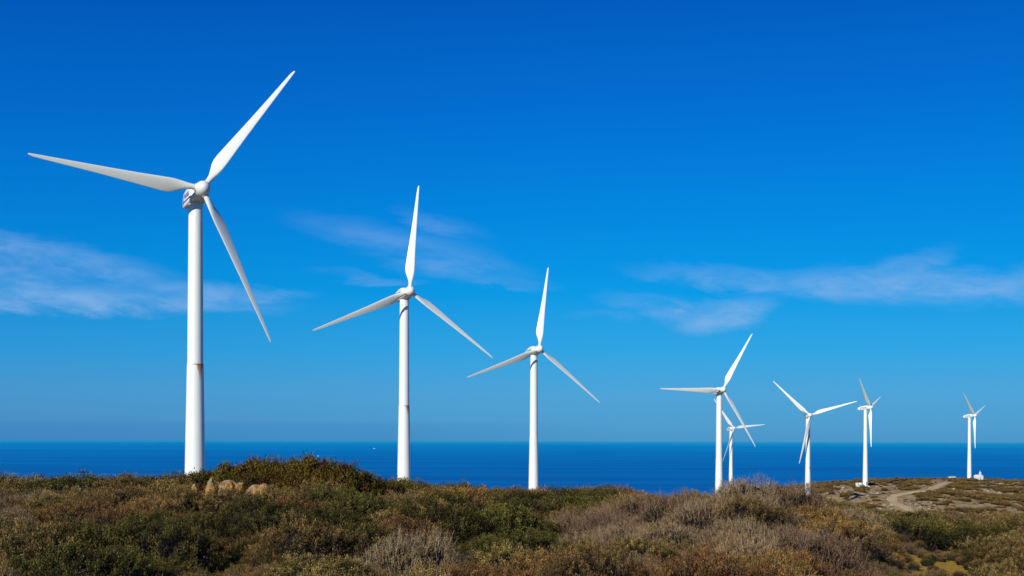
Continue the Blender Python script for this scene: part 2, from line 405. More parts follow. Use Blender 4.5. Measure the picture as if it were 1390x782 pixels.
rF=np.array([(i*W+q,i*W+q+1,(i+1)*W+q+1,(i+1)*W+q) for i in range(len(rp)-1) for q in range(W-1)])[:,::-1]
m,t=mat('dirt_road');o=t.pos();n=t.noise(o,.8,5,.6)
t.out(t.bsdf(t.mix(t.rng(n,.3,.7),(.68,.49,.25,1),(.52,.38,.21,1)),.95,.1,t.bump(n,.5,.1)))
tag(link(bpy.data.objects.new('dirt_road',mesh_np('dirt_road',rv,rF,[m],smooth=True))),kind='structure')

# ------------------------------------------------------------------ sea
SEA=-150
th=np.linspace(-PI,PI,97)[:-1];rs=np.array([600,1500,4000,12000,40000,140000.,500000.])
sv=np.array([(math.sin(a)*r,math.cos(a)*r,SEA) for r in rs for a in th]);k=len(th)
sF=np.array([(i*k+j,i*k+(j+1)%k,(i+1)*k+(j+1)%k,(i+1)*k+j) for i in range(len(rs)-1) for j in range(k)])[:,::-1]
m,t=mat('sea_water');o=t.pos();x,y,z=t.sep(o)
dist=t.n('ShaderNodeVectorMath',operation='LENGTH');t.put(dist.inputs[0],o);dist=dist.outputs['Value']
ld=t.m('LOGARITHM',dist,10.0)
nA=t.noise(t.vmul(o,(.00022,.0016,0)),1,4,.7);nB=t.noise(t.vmul(o,(.00003,.00016,0)),1,4,.7);nC=t.noise(t.vmul(o,(.004,.02,0)),1,3,.6)
w=t.m('ADD',t.m('MULTIPLY',nA,t.rng(ld,4.0,4.5,1,0)),t.m('MULTIPLY',nB,t.rng(ld,4.0,4.5,0,1)))
cs=t.ramp(t.rng(ld,3.6,5.1,0,1,False),[(0,(.001,.14,.42,1)),(.3,(.001,.19,.50,1)),(.55,(.002,.26,.59,1)),(.8,(.003,.33,.64,1)),(1,(.03,.40,.64,1))])  # paler with distance: haze towards the horizon painted into the water colour
cs=t.mix(t.rng(w,.40,.62,0,.8),cs,t.mix(1.0,cs,(1.0,1.45,1.25,1),'MULTIPLY'))
cs=t.mix(t.rng(nC,.55,.7,0,.12),cs,(.0,.05,.28,1))
t.out(t.bsdf(cs,.6,.08))
tag(link(bpy.data.objects.new('sea_water',mesh_np('sea_water',sv,sF,[m],smooth=True))),kind='structure')

# ------------------------------------------------------------------ vegetation
def veg_mat(name,dark,light,accent,acc_amt,transl=.15):
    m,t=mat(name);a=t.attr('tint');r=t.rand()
    c_=t.mix(t.m('POWER',a,2.2),dark,light)  # leaf tint holds painted shade; the power deepens its darks
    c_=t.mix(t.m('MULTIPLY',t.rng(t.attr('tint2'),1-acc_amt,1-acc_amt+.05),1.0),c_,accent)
    big=t.noise(t.pos(),.22,3,.6)
    c_=t.mix(t.rng(big,.35,.68,0,.55),c_,t.mix(1.0,c_,(1.12,.98,.95,1),'MULTIPLY'))
    hs=t.n('ShaderNodeHueSaturation');t.put(hs.inputs['Color'],c_);t.put(hs.inputs['Value'],t.m('MULTIPLY_ADD',r,.55,.68));t.put(hs.inputs['Hue'],t.m('MULTIPLY_ADD',r,.022,.489));hs.inputs['Saturation'].default_value=1.0
    d=t.bsdf(hs.outputs[0],.7,.18)
    if transl:
        tr=t.n('ShaderNodeBsdfTranslucent');t.put(tr.inputs[0],hs.outputs[0]);mx=t.n('ShaderNodeMixShader');mx.inputs[0].default_value=transl
        t.t.links.new(d,mx.inputs[1]);t.t.links.new(tr.outputs[0],mx.inputs[2]);d=mx.outputs[0]
    t.out(d);return m
ML={'olive':veg_mat('olive_leaves',(.008,.008,.002,1),(.335,.225,.066,1),(.26,.15,.035,1),.035,.06),
'green':veg_mat('green_leaves',(.004,.006,.001,1),(.150,.130,.022,1),(.15,.13,.04,1),.05,.06),
'brown':veg_mat('brown_leaves',(.012,.008,.002,1),(.36,.19,.050,1),(.30,.14,.02,1),.05,.06),
'grey':veg_mat('drab_leaves',(.012,.008,.002,1),(.31,.195,.075,1),(.26,.17,.04,1),.05,.06),
'thicket':veg_mat('thicket_leaves',(.004,.005,.001,1),(.130,.105,.008,1),(.11,.026,.010,1),.20,.06)}
MT=veg_mat('bare_twigs',(.16,.11,.07,1),(.42,.30,.185,1),(.42,.33,.22,1),.2,0)
MTB=veg_mat('brown_twigs',(.09,.055,.03,1),(.30,.21,.13,1),(.34,.25,.14,1),.2,0)
MC=veg_mat('core_shade',(.008,.006,.003,1),(.016,.012,.006,1),(.02,.015,.008,1),.05,0)  # shade inside the shrub, put into the colour of its solid core

def lump(d,seed,amp=.34,fr=2.6):
    """lumpy dome radius factor for unit directions d"""
    a=np.arctan2(d[:,1],d[:,0]);ph=seed*1.7
    return 1-amp+amp*2*fbm(d[:,0]*fr+ph+d[:,2]*.7,d[:,1]*fr-ph+d[:,2]*1.1,3,seed)
def shrub_mesh(name,seed,leafm,ntuft,nleaf,L,Wd,ntwig,TL_,TW,twigm,hz=.62,up=.75,branch=2):
    g=np.random.default_rng(seed);Vs=[];ti=[];t2=[];mi=[];Fs=0
    # solid inner core, its near-black colour stands in for shade between leaves
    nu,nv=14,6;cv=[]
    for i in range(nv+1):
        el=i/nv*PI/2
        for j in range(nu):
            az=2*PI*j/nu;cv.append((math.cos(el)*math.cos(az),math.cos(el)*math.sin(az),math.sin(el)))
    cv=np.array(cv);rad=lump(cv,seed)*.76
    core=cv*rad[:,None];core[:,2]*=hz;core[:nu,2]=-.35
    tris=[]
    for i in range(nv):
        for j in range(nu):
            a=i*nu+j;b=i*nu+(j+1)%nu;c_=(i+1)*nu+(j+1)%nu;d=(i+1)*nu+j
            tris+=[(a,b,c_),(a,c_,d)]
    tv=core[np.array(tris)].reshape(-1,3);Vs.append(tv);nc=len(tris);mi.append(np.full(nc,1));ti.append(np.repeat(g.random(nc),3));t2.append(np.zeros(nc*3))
    # tufts
    z=g.random(ntuft)**.8;az=g.random(ntuft)*2*PI;q=np.sqrt(1-z*z);d=np.stack([q*np.cos(az),q*np.sin(az),z],-1)
    r=lump(d,seed)*(.80+.22*g.random(ntuft)**1.5);tc=d*r[:,None];tc[:,2]*=hz
    nrm=d*np.array([1,1,1/hz]);nrm/=np.linalg.norm(nrm,axis=1)[:,None]
    tdir=nrm*(1-up)+np.array([0,0,1])*up+g.normal(0,.22,(ntuft,3));tdir/=np.linalg.norm(tdir,axis=1)[:,None]
    tint_t=np.clip(g.normal(.45,.2,ntuft)+(r-.9)*1.6,0,1)  # tufts deeper in the shell coloured darker, painted occlusion
    N=ntuft*nleaf;it=np.repeat(np.arange(ntuft),nleaf)
    tl=L*4.0
    s=g.random(N);pos=tc[it]+tdir[it]*(s*tl)[:,None]+g.normal(0,L*.9,(N,3))*np.array([1,1,.7])
    ld=tdir[it]*.7+g.normal(0,.55,(N,3));ld/=np.linalg.norm(ld,axis=1)[:,None]
    wv=np.cross(ld,nrm[it]+g.normal(0,.50,(N,3)));wv/=np.linalg.norm(wv,axis=1)[:,None]
    ll=(L*(.6+.8*g.random(N)))[:,None];ww=(Wd*(.6+.8*g.random(N)))[:,None]
    tri=np.stack([pos-wv*ww*.5,pos+wv*ww*.5,pos+ld*ll],1).reshape(-1,3)
    Vs.append(tri);mi.append(np.zeros(N));hh_=np.clip(pos[:,2]/(hz*.75),0,1);tt=np.clip((tint_t[it]*.62+s*.48+g.normal(0,.12,N))*(.30+.75*hh_),0,1);ti.append(np.repeat(tt,3));t2.append(np.repeat(g.random(N),3))  # low leaves and tuft bases coloured darker, occlusion painted into the tint
    # twigs: tapering slivers, with side branches
    if ntwig:
        z=g.random(ntwig)**.7;az=g.random(ntwig)*2*PI;q=np.sqrt(1-z*z);d=np.stack([q*np.cos(az),q*np.sin(az),z],-1)
        r=lump(d,seed)*(.78+.2*g.random(ntwig));b0=d*r[:,None];b0[:,2]*=hz
        dr=d*.45+np.array([0,0,.75])+g.normal(0,.33,(ntwig,3));dr/=np.linalg.norm(dr,axis=1)[:,None]
        ln=TL_*(.5+.9*g.random(ntwig))
        A=[b0];D=[dr];LN=[ln];WW=[np.full(ntwig,TW)]
        for k in range(branch):
            f=.3+.55*g.random(ntwig);A.append(b0+dr*(ln*f)[:,None]);dd=dr+g.normal(0,.55,(ntwig,3));dd/=np.linalg.norm(dd,axis=1)[:,None]
            D.append(dd);LN.append(ln*(.35+.3*g.random(ntwig)));WW.append(np.full(ntwig,TW*.7))
        A=np.concatenate(A);D=np.concatenate(D);LN=np.concatenate(LN);WW=np.concatenate(WW);n=len(A)
        for turn in range(2):
            wv=np.cross(D,g.normal(0,1,(n,3)));wv/=np.linalg.norm(wv,axis=1)[:,None]
            tri=np.stack([A-wv*WW[:,None]*.5,A+wv*WW[:,None]*.5,A+D*LN[:,None]],1).reshape(-1,3)
            Vs.append(tri);mi.append(np.full(n,2));ti.append(np.repeat(g.random(n),3));t2.append(np.repeat(g.random(n),3))
    V=np.concatenate(Vs);Fi=np.arange(len(V)).reshape(-1,3)
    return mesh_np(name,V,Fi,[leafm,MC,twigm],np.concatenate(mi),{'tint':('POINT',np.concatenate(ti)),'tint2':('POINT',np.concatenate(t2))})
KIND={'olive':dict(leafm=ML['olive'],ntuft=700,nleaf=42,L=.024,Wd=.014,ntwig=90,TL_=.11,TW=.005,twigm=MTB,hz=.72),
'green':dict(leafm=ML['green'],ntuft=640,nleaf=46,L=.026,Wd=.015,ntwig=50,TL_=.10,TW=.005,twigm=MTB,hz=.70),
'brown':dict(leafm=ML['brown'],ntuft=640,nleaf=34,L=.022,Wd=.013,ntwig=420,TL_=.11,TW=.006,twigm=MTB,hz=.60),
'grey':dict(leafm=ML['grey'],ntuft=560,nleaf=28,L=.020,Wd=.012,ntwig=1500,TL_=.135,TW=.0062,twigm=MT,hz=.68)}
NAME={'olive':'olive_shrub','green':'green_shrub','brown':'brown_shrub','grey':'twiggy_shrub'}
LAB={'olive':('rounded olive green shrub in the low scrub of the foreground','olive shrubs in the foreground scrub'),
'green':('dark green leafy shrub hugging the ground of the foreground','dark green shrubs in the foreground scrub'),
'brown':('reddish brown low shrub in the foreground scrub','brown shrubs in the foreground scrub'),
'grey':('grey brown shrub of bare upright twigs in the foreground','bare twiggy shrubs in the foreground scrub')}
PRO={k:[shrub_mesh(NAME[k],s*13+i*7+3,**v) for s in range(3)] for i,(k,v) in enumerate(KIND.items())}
LOWP={}
for i,(k,v) in enumerate(KIND.items()):
    w=dict(v);w['ntuft']=300;w['nleaf']=24;w['L']=.042;w['Wd']=.022;w['ntwig']=v['ntwig']//3;w['TW']=v['TW']*1.8;w['TL_']=v['TL_']*1.1
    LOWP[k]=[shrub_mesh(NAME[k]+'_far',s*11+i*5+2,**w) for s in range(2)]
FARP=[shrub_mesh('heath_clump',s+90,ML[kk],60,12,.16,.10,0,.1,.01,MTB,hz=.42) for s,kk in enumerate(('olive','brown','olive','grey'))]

# where the scrub stands
def img(x,y,z):return 695+x/y*F,598.5-z/y*F
def classify(x,y):
    px=695+x/y*F;n=float(fbm(x/4.2,y/6.5,3,41));n2=float(fbm(x/9,y/12,3,55));v=random.random()
    mound=((px-1000)/250)**2+((y-33)/11)**2
    mound2=((px-560)/110)**2+((y-24)/3.0)**2
    if mound<1.0:
        if y<23.2 and n>.34:return 'green'
        return 'grey' if v<(.58 if y<27.5 else .76)+.4*(n2-.4) else ('brown' if v<.93 else 'olive')
    if mound2<1:return 'grey' if v<.8 else 'brown'
    if y<25 and 820<px<1200:return 'green' if n+.2*(v-.5)>.45 else 'brown'
    if px>1130 and y<110:return 'green' if n+.5*(v-.5)>.60 else ('olive' if v<.75 else 'grey')
    if 25<px<290 and 19.5<y<31:return 'green' if v<.72 else 'olive'
    if px<200 and y<40 :return 'brown' if v<.7 else 'grey'
    if px<230 and y>45:return 'green' if n2>.45 else 'olive'
    if n+.4*(v-.5)<.40:return 'brown'
    if n2+.4*(v-.5)>.56:return 'green'
    if n2<.38 and v<.5:return 'grey'
    return 'olive'
def nearscale(Y):return min(1,max(.60,.60+.40*(Y-18)/34))
spots=[]
y=12.5
while y<150:                      # big rounded bushes
    sp=2.3*nearscale(y)+.012*(y-13);half=y*.47+5;x=-half+random.random()*sp
    while x<half:
        X=x+random.uniform(-.45,.45)*sp;Yy=y+random.uniform(-.45,.45)*sp;x+=sp*random.uniform(.8,1.3)
        q=soil_mask(np.array([X]),np.array([Yy]))[0]
        if q>.05 or any((((695+X/Yy*F)-lx)/(la+1150/Yy))**2+((Yy-ly)/(lb*1.08))**2<1 for lx,ly,la,lb in LOWG):continue
        spots.append((X,Yy,1))
    y+=sp*.9
y=12.5
while y<150:                      # lower growth between them
    sp=(1.0+.012*(y-13)) if y<60 else 1.56+.014*(y-60)
    half=y*.47+4;x=-half+random.random()*sp
    while x<half:
        X=x+random.uniform(-.42,.42)*sp;Yy=y+random.uniform(-.42,.42)*sp;x+=sp
        if soil_mask(np.array([X]),np.array([Yy]))[0]>.45:continue
        spots.append((X,Yy,0))
    y+=sp*.92
sx=np.array([s[0] for s in spots]);sy=np.array([s[1] for s in spots]);big=[s[2] for s in spots];sh=height(sx,sy);sm=soil_mask(sx,sy)
size_n=fbm(sx/3.3,sy/3.3,2,77)
near={k:[] for k in KIND};stuff=[]
order=np.argsort(sy)
for i in order:
    X,Yy,Z=sx[i],sy[i],sh[i];px=695+X/Yy*F
    kd=classify(X,Yy);s=((1.05+.80*size_n[i])*random.uniform(.75,1.25) if big[i] else (.38+.50*size_n[i])*random.uniform(.8,1.25))*(nearscale(Yy) if big[i] else 1.0)*(1.0 if Yy<60 else 1.15)
    s*=max(.35,1-sm[i])
    zs=random.uniform(.85,1.15)*(1.18 if big[i] and Yy<40 else 1.0)
    for lx,ly,la,lb in LOWG:
        if ((px-lx)/la)**2+((Yy-ly)/lb)**2<1:s=min(s,random.uniform(.28,.42))
    if s*zs>1.75:zs=1.75/s
    if ((px-1000)/230)**2+((Yy-34)/9)**2<1:s=min(s,1.35)
    if abs(px-944)<14 and 24<Yy<27.5:continue
    # boulders stay clear of scrub
    if 44<Yy<54.5 and 240<px<372:s=min(s,random.uniform(1.0,1.3)) if Yy<49.3 else min(s,.5)
    if 20<Yy<54 and -60<px<1460 and len(near[kd])<(230 if kd!='green' else 200) and Yy<46:near[kd].append((X,Yy,Z,s,zs))
    else:stuff.append((X,Yy,Z,s,zs,kd))
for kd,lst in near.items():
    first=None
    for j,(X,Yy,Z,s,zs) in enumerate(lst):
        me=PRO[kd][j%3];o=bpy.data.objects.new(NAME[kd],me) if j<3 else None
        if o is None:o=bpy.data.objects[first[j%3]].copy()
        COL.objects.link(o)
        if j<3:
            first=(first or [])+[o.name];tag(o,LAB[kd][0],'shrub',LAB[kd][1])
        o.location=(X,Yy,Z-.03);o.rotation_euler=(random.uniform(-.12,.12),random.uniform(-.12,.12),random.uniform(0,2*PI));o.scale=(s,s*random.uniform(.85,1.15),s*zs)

def scatter(name,protos,pts,label,cat,kind='stuff'):
    """one object: the instances ride on a point mesh. pts: (x,y,z,s,zs,rot,idx)"""
    A=np.array(pts,float)
    me=bpy.data.meshes.new(name);me.vertices.add(len(A));me.vertices.foreach_set('co',A[:,:3].astype(np.float32).ravel())
    for nm,ci in (('scl',3),('zscl',4),('rot',5)):
        a=me.attributes.new(nm,'FLOAT','POINT');a.data.foreach_set('value',A[:,ci].astype(np.float32))
    a=me.attributes.new('idx','INT','POINT');a.data.foreach_set('value',A[:,6].astype(np.int32))
    o=link(bpy.data.objects.new(name,me));tag(o,label,cat,kind=kind)
    pc=bpy.data.collections.new(name+'_kinds')
    for i,p in enumerate(protos):
        q=bpy.data.objects.new('%s_%02d'%(name,i),p);pc.objects.link(q)
    ng=bpy.data.node_groups.new(name,'GeometryNodeTree')
    ng.interface.new_socket('Geometry',in_out='INPUT',socket_type='NodeSocketGeometry');ng.interface.new_socket('Geometry',in_out='OUTPUT',socket_type='NodeSocketGeometry')
    N=ng.nodes.new;L=ng.links.new
    gi=N('NodeGroupInput');go=N('NodeGroupOutput');mp=N('GeometryNodeMeshToPoints');ip=N('GeometryNodeInstanceOnPoints');ci=N('GeometryNodeCollectionInfo')
    ci.inputs['Collection'].default_value=pc;ci.inputs['Separate Children'].default_value=True;ci.inputs['Reset Children'].default_value=True
    def at(nm,tp='FLOAT'):
        x=N('GeometryNodeInputNamedAttribute');x.data_type=tp;x.inputs['Name'].default_value=nm;return [s for s in x.outputs if s.enabled][0]
    L(gi.outputs[0],mp.inputs['Mesh']);L(mp.outputs[0],ip.inputs['Points']);L(ci.outputs[0],ip.inputs['Instance'])
    ip.inputs['Pick Instance'].default_value=True;L(at('idx','INT'),ip.inputs['Instance Index'])
    cr=N('ShaderNodeCombineXYZ');L(at('rot'),cr.inputs[2]);L(cr.outputs[0],ip.inputs['Rotation'])
    cs=N('ShaderNodeCombineXYZ');s_=at('scl');L(s_,cs.inputs[0]);L(s_,cs.inputs[1]);mm=N('ShaderNodeMath');mm.operation='MULTIPLY';L(s_,mm.inputs[0]);L(at('zscl'),mm.inputs[1]);L(mm.outputs[0],cs.inputs[2]);L(cs.outputs[0],ip.inputs['Scale'])
    L(ip.outputs[0],go.inputs[0])
    md=o.modifiers.new('scatter','NODES');md.node_group=ng;return o
KI=list(KIND)
protos=[m_ for k in KI for m_ in LOWP[k]]+[m_ for k in KI for m_ in PRO[k]]
def pidx(kd,Y):
    i=KI.index(kd)
    return i*2+random.randrange(2) if Y>50 else len(KI)*2+i*3+random.randrange(3)
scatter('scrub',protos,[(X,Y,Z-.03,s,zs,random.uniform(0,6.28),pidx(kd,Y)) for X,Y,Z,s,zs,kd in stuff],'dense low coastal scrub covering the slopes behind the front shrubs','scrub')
# small undergrowth that fills the gaps and fringes the clearings
N=5200;yy=14+ (RNG.random(N)**.8)*60;xx=(RNG.random(N)*2-1)*(yy*.43+2);hh=height(xx,yy);sm2=soil_mask(xx,yy)
pts=[]
for X,Y,Z,q in zip(xx,yy,hh,sm2):
    if q>.3 and random.random()<.60:continue
    kd=random.choice(('olive','brown','grey','grey','green'))
    pts.append((X,Y,Z+.05,random.uniform(.18,.42)*(1-.45*q),random.uniform(.9,1.5),random.uniform(0,6.28),KI.index(kd)*2+random.randrange(2)))
scatter('undergrowth',protos[:8],pts,'small tufts of grass and low growth between the shrubs and on the clearings','undergrowth')
# heath patches on the far plateau
N=60000;ri=np.sqrt(RNG.random(N)*(1090**2-520**2)+520**2);ti_=RNG.random(N)*.50-.02+.0
xx=np.sin(ti_)*ri;yy=np.cos(ti_)*ri;hh=height(xx,yy);hv=heath(xx,yy);keep=RNG.random(N)<hv*.55+.05
keep&=(segdist(xx,yy,ROAD)>4.2)
pts=[(a,b,c_-.08,(random.uniform(.7,1.9) if q>.5 else random.uniform(.35,.95)),random.uniform(.6,1.05),random.uniform(0,6.28),random.choice((0,0,1,2,2,3))) for a,b,c_,q in zip(xx[keep],yy[keep],hh[keep],hv[keep])]
scatter('heath',FARP,pts,'dark patches of heath over the stony far plateau','heath')

# ------------------------------------------------------------------ dark leafy thicket behind the boulders
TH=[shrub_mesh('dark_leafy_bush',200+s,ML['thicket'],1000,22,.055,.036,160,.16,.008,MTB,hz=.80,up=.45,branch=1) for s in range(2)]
TB=[(232,649,55,1.0),(262,643,55,1.1),(292,638,56,1.3),(322,631,56,1.45),(352,627,56,1.5),(385,627,55.5,1.5),(418,626,55.5,1.5),(446,630,55,1.35),(472,637,55,1.25),(498,645,56,1.05),(525,651,57,.9),(404,640,54.2,1.1),(360,641,54.4,1.1),(440,644,54,1.0),(320,644,55,.9)]
for j,(px,py,Y,s) in enumerate(TB):
    p=P(px,py,Y);g0=float(height(p.x,p.y)[0])
    o=bpy.data.objects.new('dark_leafy_bush',TH[j%2]);COL.objects.link(o)
    tag(o,'dark glossy leaved bush with reddish tips in the thicket behind the boulders','bush','dark leafy bushes of the thicket behind the boulders')
    H_=max(.5,(p.z-g0)-.24)
    o.location=(p.x,p.y,g0-.05);o.rotation_euler=(0,0,j*1.3);o.scale=(s*1.05,s*1.0,H_/.80*.98)

# ------------------------------------------------------------------ boulders
m,t=mat('lichen_stone');o_=t.coord();n1=t.noise(o_,2.2,5,.6);n2=t.noise(o_,9,4,.6)
cc=t.mix(t.rng(n2,.3,.7),(.36,.26,.14,1),(.19,.14,.085,1));cc=t.mix(t.rng(n1,.50,.60),cc,(.48,.23,.035,1))
t.out(t.bsdf(cc,.9,.15,t.bump(n2,.7,.06)));M_ROCK=m
def rock(name,px,py,Y,w,d,h,seed,label,lean=0,lift=0,rz=0):
    import bmesh
    bm=bmesh.new();bmesh.ops.create_icosphere(bm,subdivisions=4,radius=1)
    g=random.Random(seed)
    planes=[(Vector((g.uniform(-1,1),g.uniform(-1,1),g.uniform(-.6,1))).normalized(),g.uniform(.42,.75)) for _ in range(16)]
    for v in bm.verts:
        p=v.co.copy()
        for nn,dd in planes:
            s=p.dot(nn)
            if s>dd:p-=nn*(s-dd)
        from mathutils import noise
        p+=p.normalized()*(noise.noise(p*2.3+Vector((seed,0,0)))*.22+noise.noise(p*7)*.06)
        v.co=Vector((p.x*w/2*1.25,p.y*d/2*1.25,(p.z*h*.75 if p.z>0 else p.z*1.5)+h*.3))
    me=bpy.data.meshes.new(name);bm.to_mesh(me);bm.free();me.materials.append(M_ROCK)
    o=bpy.data.objects.new(name,me);COL.objects.link(o)
    q=P(px,py,Y);o.location=(q.x,q.y,q.z+lift-.02);o.rotation_euler=(0,lean,rz);tag(o,label,'rock')
rock('boulder',287,664,51.5,.42,.5,.48,3,'pale upright boulder with an orange lichen cap, leftmost of the larger rocks before the thicket')
rock('boulder',309,662,51.8,.95,.6,.40,8,'widest pale rounded boulder, between the upright one and the pointed one')
rock('boulder',323,662,51.6,.3,.4,.38,12,'pointed grey boulder leaning right, beside the widest pale boulder',.5)
rock('boulder',348,668,50.6,.85,.6,.40,21,'flat slab of rock with a bright orange face, lying right of the boulders')
rock('boulder',264,666,51.5,.26,.3,.30,30,'small orange lichen covered stone low in the scrub, far left of the boulders')
#rock('boulder',251,666,52.0,.30,.3,.22,37,'small dull brown stone beside the small orange one')
#rock('boulder',1259,741,32,.40,.35,.34,41,'rounded brown stone at the edge of the yellow clearing among green scrub')
# stones strewn on the plateau
rk=[]
for s in range(3):
    import bmesh
    bm=bmesh.new();bmesh.ops.create_icosphere(bm,subdivisions=2,radius=1);g=random.Random(s+60)
    for v in bm.verts:v.co*=g.uniform(.75,1.1);v.co.z*=.6
    me=bpy.data.meshes.new('stone');bm.to_mesh(me);bm.free();me.materials.append(simple('plateau_stone_%d'%s,(.44,.38,.29,1),.9,.15,1));rk.append(me)
N=9000;ri=np.sqrt(RNG.random(N)*(1060**2-540**2)+540**2);ti_=RNG.random(N)*.36+.10
xx=np.sin(ti_)*ri;yy=np.cos(ti_)*ri;hh=height(xx,yy);hv=heath(xx,yy);bb=segdist(xx,yy,BANK);keep=(RNG.random(N)<(1-hv)*.35*np.clip(fbm(xx/30,yy/30,2,99)*4-1.6,0.05,1)+np.clip(1-bb/6,0,.5))&(segdist(xx,yy,ROAD)>3.6)
pts=[(a,b,c_,random.choice((.3,.4,.5,.7,1.0)),random.uniform(.7,1.3),random.uniform(0,6.28),random.randrange(3)) for a,b,c_ in zip(xx[keep],yy[keep],hh[keep])]
scatter('loose_stones',rk,pts,'pale loose stones strewn over the far plateau','stones')

# ------------------------------------------------------------------ small structures on the plateau
b6=BASE['6']
def gz_(x,y):return float(height(x,y)[0])
tb=empty('transformer_box',(b6.x-4.6,b6.y-3,gz_(b6.x-4.6,b6.y-3)+.9));tag(tb,'white transformer box on a raised plinth left of the side on turbine','transformer')
q=MB();q.box(-1.5,1.5,-1.2,1.2,0,1.5);q.build('housing',M_WASH,tb,.05)
q=MB();q.box(-1.6,1.6,-1.3,1.3,1.5,1.62);q.build('roof',M_WASH,tb,.03)
q=MB();q.box(-.9,-.05,-1.23,-1.2,.15,1.35);q.build('door',M_DOOR,tb)
q=MB();q.box(-1.4,1.4,-1.1,1.1,-1.6,0);q.build('plinth',M_CONC,tb)
pl=MB();pl.box(-3.9,-1.62,-2.2,1.8,-.8,1.5);pl.box(-1.7,1.9,-2.4,-1.0,-.6,.28);o=pl.build('entrance_platform',M_WASH,None,.06)
o.location=b6+Vector((0,0,-.1));tag(o,'low white concrete platform against the foot of the side on turbine','platform')
# chapel
b7=BASE['7'];cxp=P(1326.6,655,906)
cz=gz_(cxp.x,cxp.y);ch=empty('chapel',(cxp.x,cxp.y,cz-.1));ch.rotation_euler=(0,0,.35);ch.scale=(.88,.88,.95);tag(ch,'tiny whitewashed chapel with a bell gable beside the farthest right turbine','chapel')
def arch_prof(w,h,r,n=14):
    pts=[(-w,0),(w,0)]
    for i in range(n+1):
        a=PI*i/n;pts.append((w*math.cos(a),h+r*math.sin(a)))
    return pts
q=MB();pr=arch_prof(2.75,3.1,1.25);q.loft([[(x,y_,z) for x,z in pr] for y_ in (-3.6,.6)],smooth=False);q.build('wall',M_WASH,ch)
q=MB();pr=arch_prof(2.9,3.2,1.3);pr=[(x,z) for x,z in pr if z>3.0]
q.loft([[(x,y_,z+.02) for x,z in pr] for y_ in (-3.45,.7)],smooth=False);q.build('roof',M_WASH,ch)
q=MB();q.box(-.45,.45,-3.63,-3.6,0,2.1);q.build('door',M_DOOR,ch)
q=MB();q.box(-.18,.18,-3.625,-3.6,2.6,3.2);q.build('window',M_DARK,ch)
q=MB();q.box(-2.5,-2.2,-1.2,-.4,1.2,2.2,Matrix.Translation((-.28,0,0)));q.build('window',M_DARK,ch)
bg=MB();bg.box(-.85,-.4,-3.5,-2.9,4.2,5.7);bg.box(.4,.85,-3.5,-2.9,4.2,5.7);bg.box(-.85,.85,-3.5,-2.9,5.7,6.0)
bg.loft([[(-.85,y_,6.0),(.85,y_,6.0),(0,y_,6.75)] for y_ in (-3.5,-2.9)],smooth=False)
b_=bg.build('bell_gable',M_WASH,ch)
q=MB();q.lathe([(.24,4.95),(.2,5.1),(.15,5.35),(.02,5.5)],12,Matrix.Translation((0,-3.2,0)));q.build('bell',M_DARK,b_)
q=MB();q.box(-.05,.05,-3.25,-3.15,6.7,7.7);q.box(-.3,.3,-3.25,-3.15,7.2,7.32);q.build('cross',M_WASH,b_)
# long low shed
hp=P(1292,651.5,985);s0=gz_(hp.x,hp.y);sd=empty('low_shed',(hp.x,hp.y,s0+.35));tag(sd,'long low pale shed on the plateau skyline left of the chapel','shed')
q=MB();q.box(-2.3,2.3,-1.5,1.5,-1.6,1.9);q.build('wall',M_WASH,sd)
q=MB();q.box(-2.45,2.45,-1.65,1.65,1.9,2.08);q.build('roof',M_CONC,sd)
for xx_ in (-1.4,0,1.4):
    q=MB();q.box(xx_-.3,xx_+.3,-1.52,-1.5,.8,1.5);q.build('window',M_DARK,sd)
# boats
def boat(px,py,Lh,lab,rz):
    x,y_=unroll(px,py);Y=-SEA*F/y_;o=empty('boat',(x*Y/F,Y,SEA));o.rotation_euler=(0,0,rz);tag(o,lab,'boat')
    q=MB();rings=[]
    for u,w,sh_ in ((-.5,.7,0),(-.3,.95,0),(.1,1,.02),(.35,.6,.1),(.5,.05,.2)):
        W_=w*Lh*.14;rings.append([(u*Lh,-W_,Lh*(.12+sh_*.3)),(u*Lh,-W_*.6,-.3),(u*Lh,W_*.6,-.3),(u*Lh,W_,Lh*(.12+sh_*.3))])
    q.loft(rings,smooth=False);q.build('hull',M_WASH,o)
    q=MB();q.box(-.25*Lh,.1*Lh,-.08*Lh,.08*Lh,.12*Lh,.30*Lh);q.box(-.15*Lh,.02*Lh,-.06*Lh,.06*Lh,.30*Lh,.40*Lh);q.build('cabin',M_WASH,o,.01*Lh)
boat(432,619.5,20,'white boat on the open sea just above the dark leafy thicket',.5)
boat(508,609.2,34,'distant pale boat near the horizon left of the second tallest turbine',.2)

# ------------------------------------------------------------------ world
SUN_AZ=math.radians(29);SUN_EL=math.radians(23)
W_=bpy.data.worlds.new('World');sc.world=W_;W_.use_nodes=True;t=NT(W_.node_tree)
sky=t.n('ShaderNodeTexSky',sky_type='NISHITA',sun_disc=False,sun_elevation=SUN_EL,sun_rotation=PI+SUN_AZ)
sky.air_density=1.0;sky.dust_density=.3;sky.ozone_density=3.0
gen=t.coord('Generated');vx,vy,vz=t.sep(gen)
el=t.m('ARCSINE',vz);az=t.m('ARCTAN2',vx,vy)
def e_(py):return max(0,math.atan((598.5-py)/F))/math.radians(45)
ew=t.m('DIVIDE',el,math.radians(45),clamp=True)
grad=t.ramp(ew,[(0,lin(78,144,200)),(e_(575),lin(84,150,206)),(e_(535),lin(82,157,214)),(e_(480),lin(52,159,223)),(e_(400),lin(6,150,227)),(e_(300),lin(0,132,222)),(e_(160),lin(0,107,208)),(e_(0),lin(0,84,188)),(.7,lin(0,60,150)),(1,lin(0,48,130))])
side=t.rng(az,-.42,.10,.84,1.0)
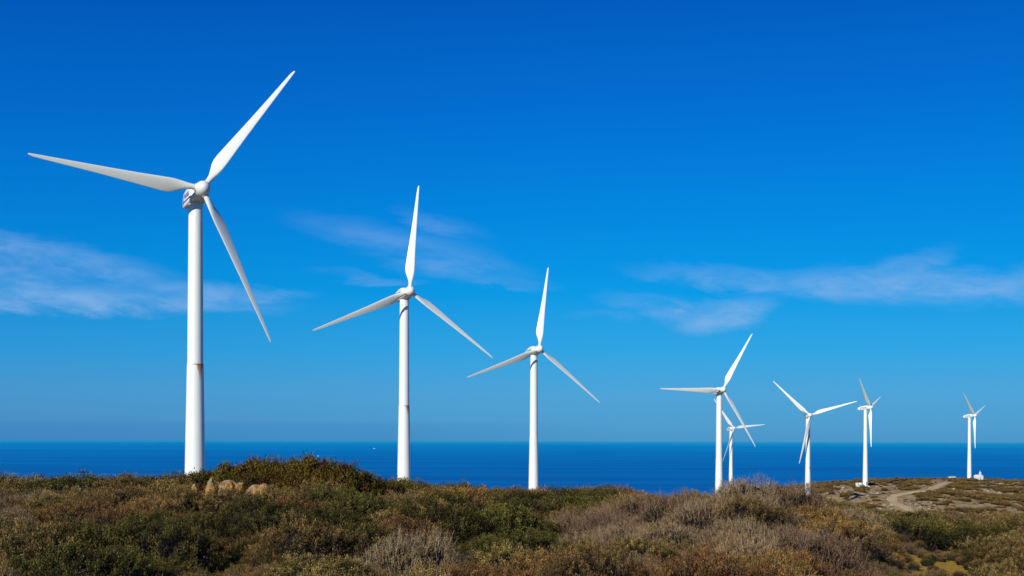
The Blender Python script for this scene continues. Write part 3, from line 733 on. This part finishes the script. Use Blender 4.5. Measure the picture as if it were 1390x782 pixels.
grad=t.mix(1.0,grad,t.comb(side,side,t.m('MULTIPLY_ADD',side,.6,.4)),'MULTIPLY')
col=t.mix(.12,grad,t.vmul(sky.outputs[0],(.004,.075,.12)))
# sea haze bank to the left
hb=t.m('MULTIPLY',t.rng(el,.0110,.0155,1,0),t.rng(az,-.12,.10,1,0))
hbn=t.noise(t.comb(t.m('MULTIPLY',az,14),t.m('MULTIPLY',el,30),0),1,3)
col=t.mix(t.m('MULTIPLY',hb,.24),col,t.mix(hbn,lin(24,120,190),lin(44,132,198)))
# wisps of cloud
cv=t.comb(t.m('MULTIPLY',az,9),t.m('MULTIPLY',t.m('ADD',el,t.m('MULTIPLY',az,.06)),34),0)
n1=t.noise(cv,1,6,.62,.6);n2=t.noise(t.vmul(cv,(3.1,2.3,1)),1,5,.65,.3)
def blob(px,py,w,h,rot,a):
    ax=(px-695)/F;ay=(598.5-py)/F;ax=math.atan(ax);c0,s0=math.cos(rot),math.sin(rot)
    dx=t.m('SUBTRACT',az,ax);dy=t.m('SUBTRACT',el,math.atan(ay/math.sqrt(1+ax*ax)))
    wx=t.m('ADD',dy,t.m('ADD',t.m('MULTIPLY',t.m('SUBTRACT',n1,.5),.030),t.m('MULTIPLY',t.m('SUBTRACT',n2,.5),.010)))
    u=t.m('DIVIDE',t.m('ADD',t.m('MULTIPLY',dx,c0),t.m('MULTIPLY',wx,s0)),w/F)
    v=t.m('DIVIDE',t.m('SUBTRACT',t.m('MULTIPLY',wx,c0),t.m('MULTIPLY',dx,s0)),h/F)
    r=t.m('SQRT',t.m('ADD',t.m('MULTIPLY',u,u),t.m('MULTIPLY',v,v)))
    return t.m('MULTIPLY',t.rng(r,.30,1.10,1,0),a)
BL=[(60,408,330,22,0,1.0),(250,398,180,18,.02,.7),(70,352,190,24,-.16,.75),(190,385,150,20,-.25,.45),(-120,370,260,60,0,.9),
(560,338,190,30,-.22,.38),(600,308,80,14,-.3,.28),(500,377,90,9,-.05,.3),(690,383,80,10,-.15,.25),
(1230,388,240,32,-.05,.85),(1215,365,90,20,.25,.5),(1035,382,200,19,-.10,.5),(985,424,80,24,.15,.8),(905,418,110,18,-.15,.4),(925,416,26,5,-.1,.7),(820,430,60,10,0,.25),(1400,385,160,30,.1,.7),(1800,380,300,50,0,.8)]
acc=None
for b in BL:
    s_=blob(*b);acc=s_ if acc is None else t.m('MAXIMUM',acc,s_)
tex=t.m('MULTIPLY',t.rng(n1,.33,.60,.38,1),t.rng(n2,.30,.66,.45,1.15))
cl=t.m('MULTIPLY',t.m('MULTIPLY',acc,tex),.72,clamp=True)
col=t.mix(cl,col,lin(138,182,232))
bg=t.n('ShaderNodeBackground');t.put(bg.inputs[0],col);bg.inputs[1].default_value=1.0
wo=t.n('ShaderNodeOutputWorld');t.t.links.new(bg.outputs[0],wo.inputs[0])

sun=bpy.data.lights.new('sun','SUN');sun.energy=4.6;sun.angle=math.radians(.5);sun.color=(1,.96,.87)
so=bpy.data.objects.new('sun',sun);COL.objects.link(so)
d=Vector((-math.sin(SUN_AZ)*math.cos(SUN_EL),-math.cos(SUN_AZ)*math.cos(SUN_EL),math.sin(SUN_EL)))
so.rotation_euler=d.to_track_quat('Z','Y').to_euler()

# ------------------------------------------------------------------ camera
cam=bpy.data.cameras.new('camera');co=bpy.data.objects.new('camera',cam);COL.objects.link(co)
cam.sensor_width=36;cam.lens=36*F/1390;cam.shift_y=207.5/1390;cam.clip_start=.1;cam.clip_end=1000000
co.matrix_world=Matrix.Rotation(PI/2,4,'X')@Matrix.Rotation(ROLL,4,'Z')
sc.camera=co
sc.view_settings.view_transform='Standard';sc.view_settings.look='None';sc.view_settings.exposure=0
sc.cycles.max_bounces=5;sc.cycles.diffuse_bounces=2;sc.cycles.transmission_bounces=2
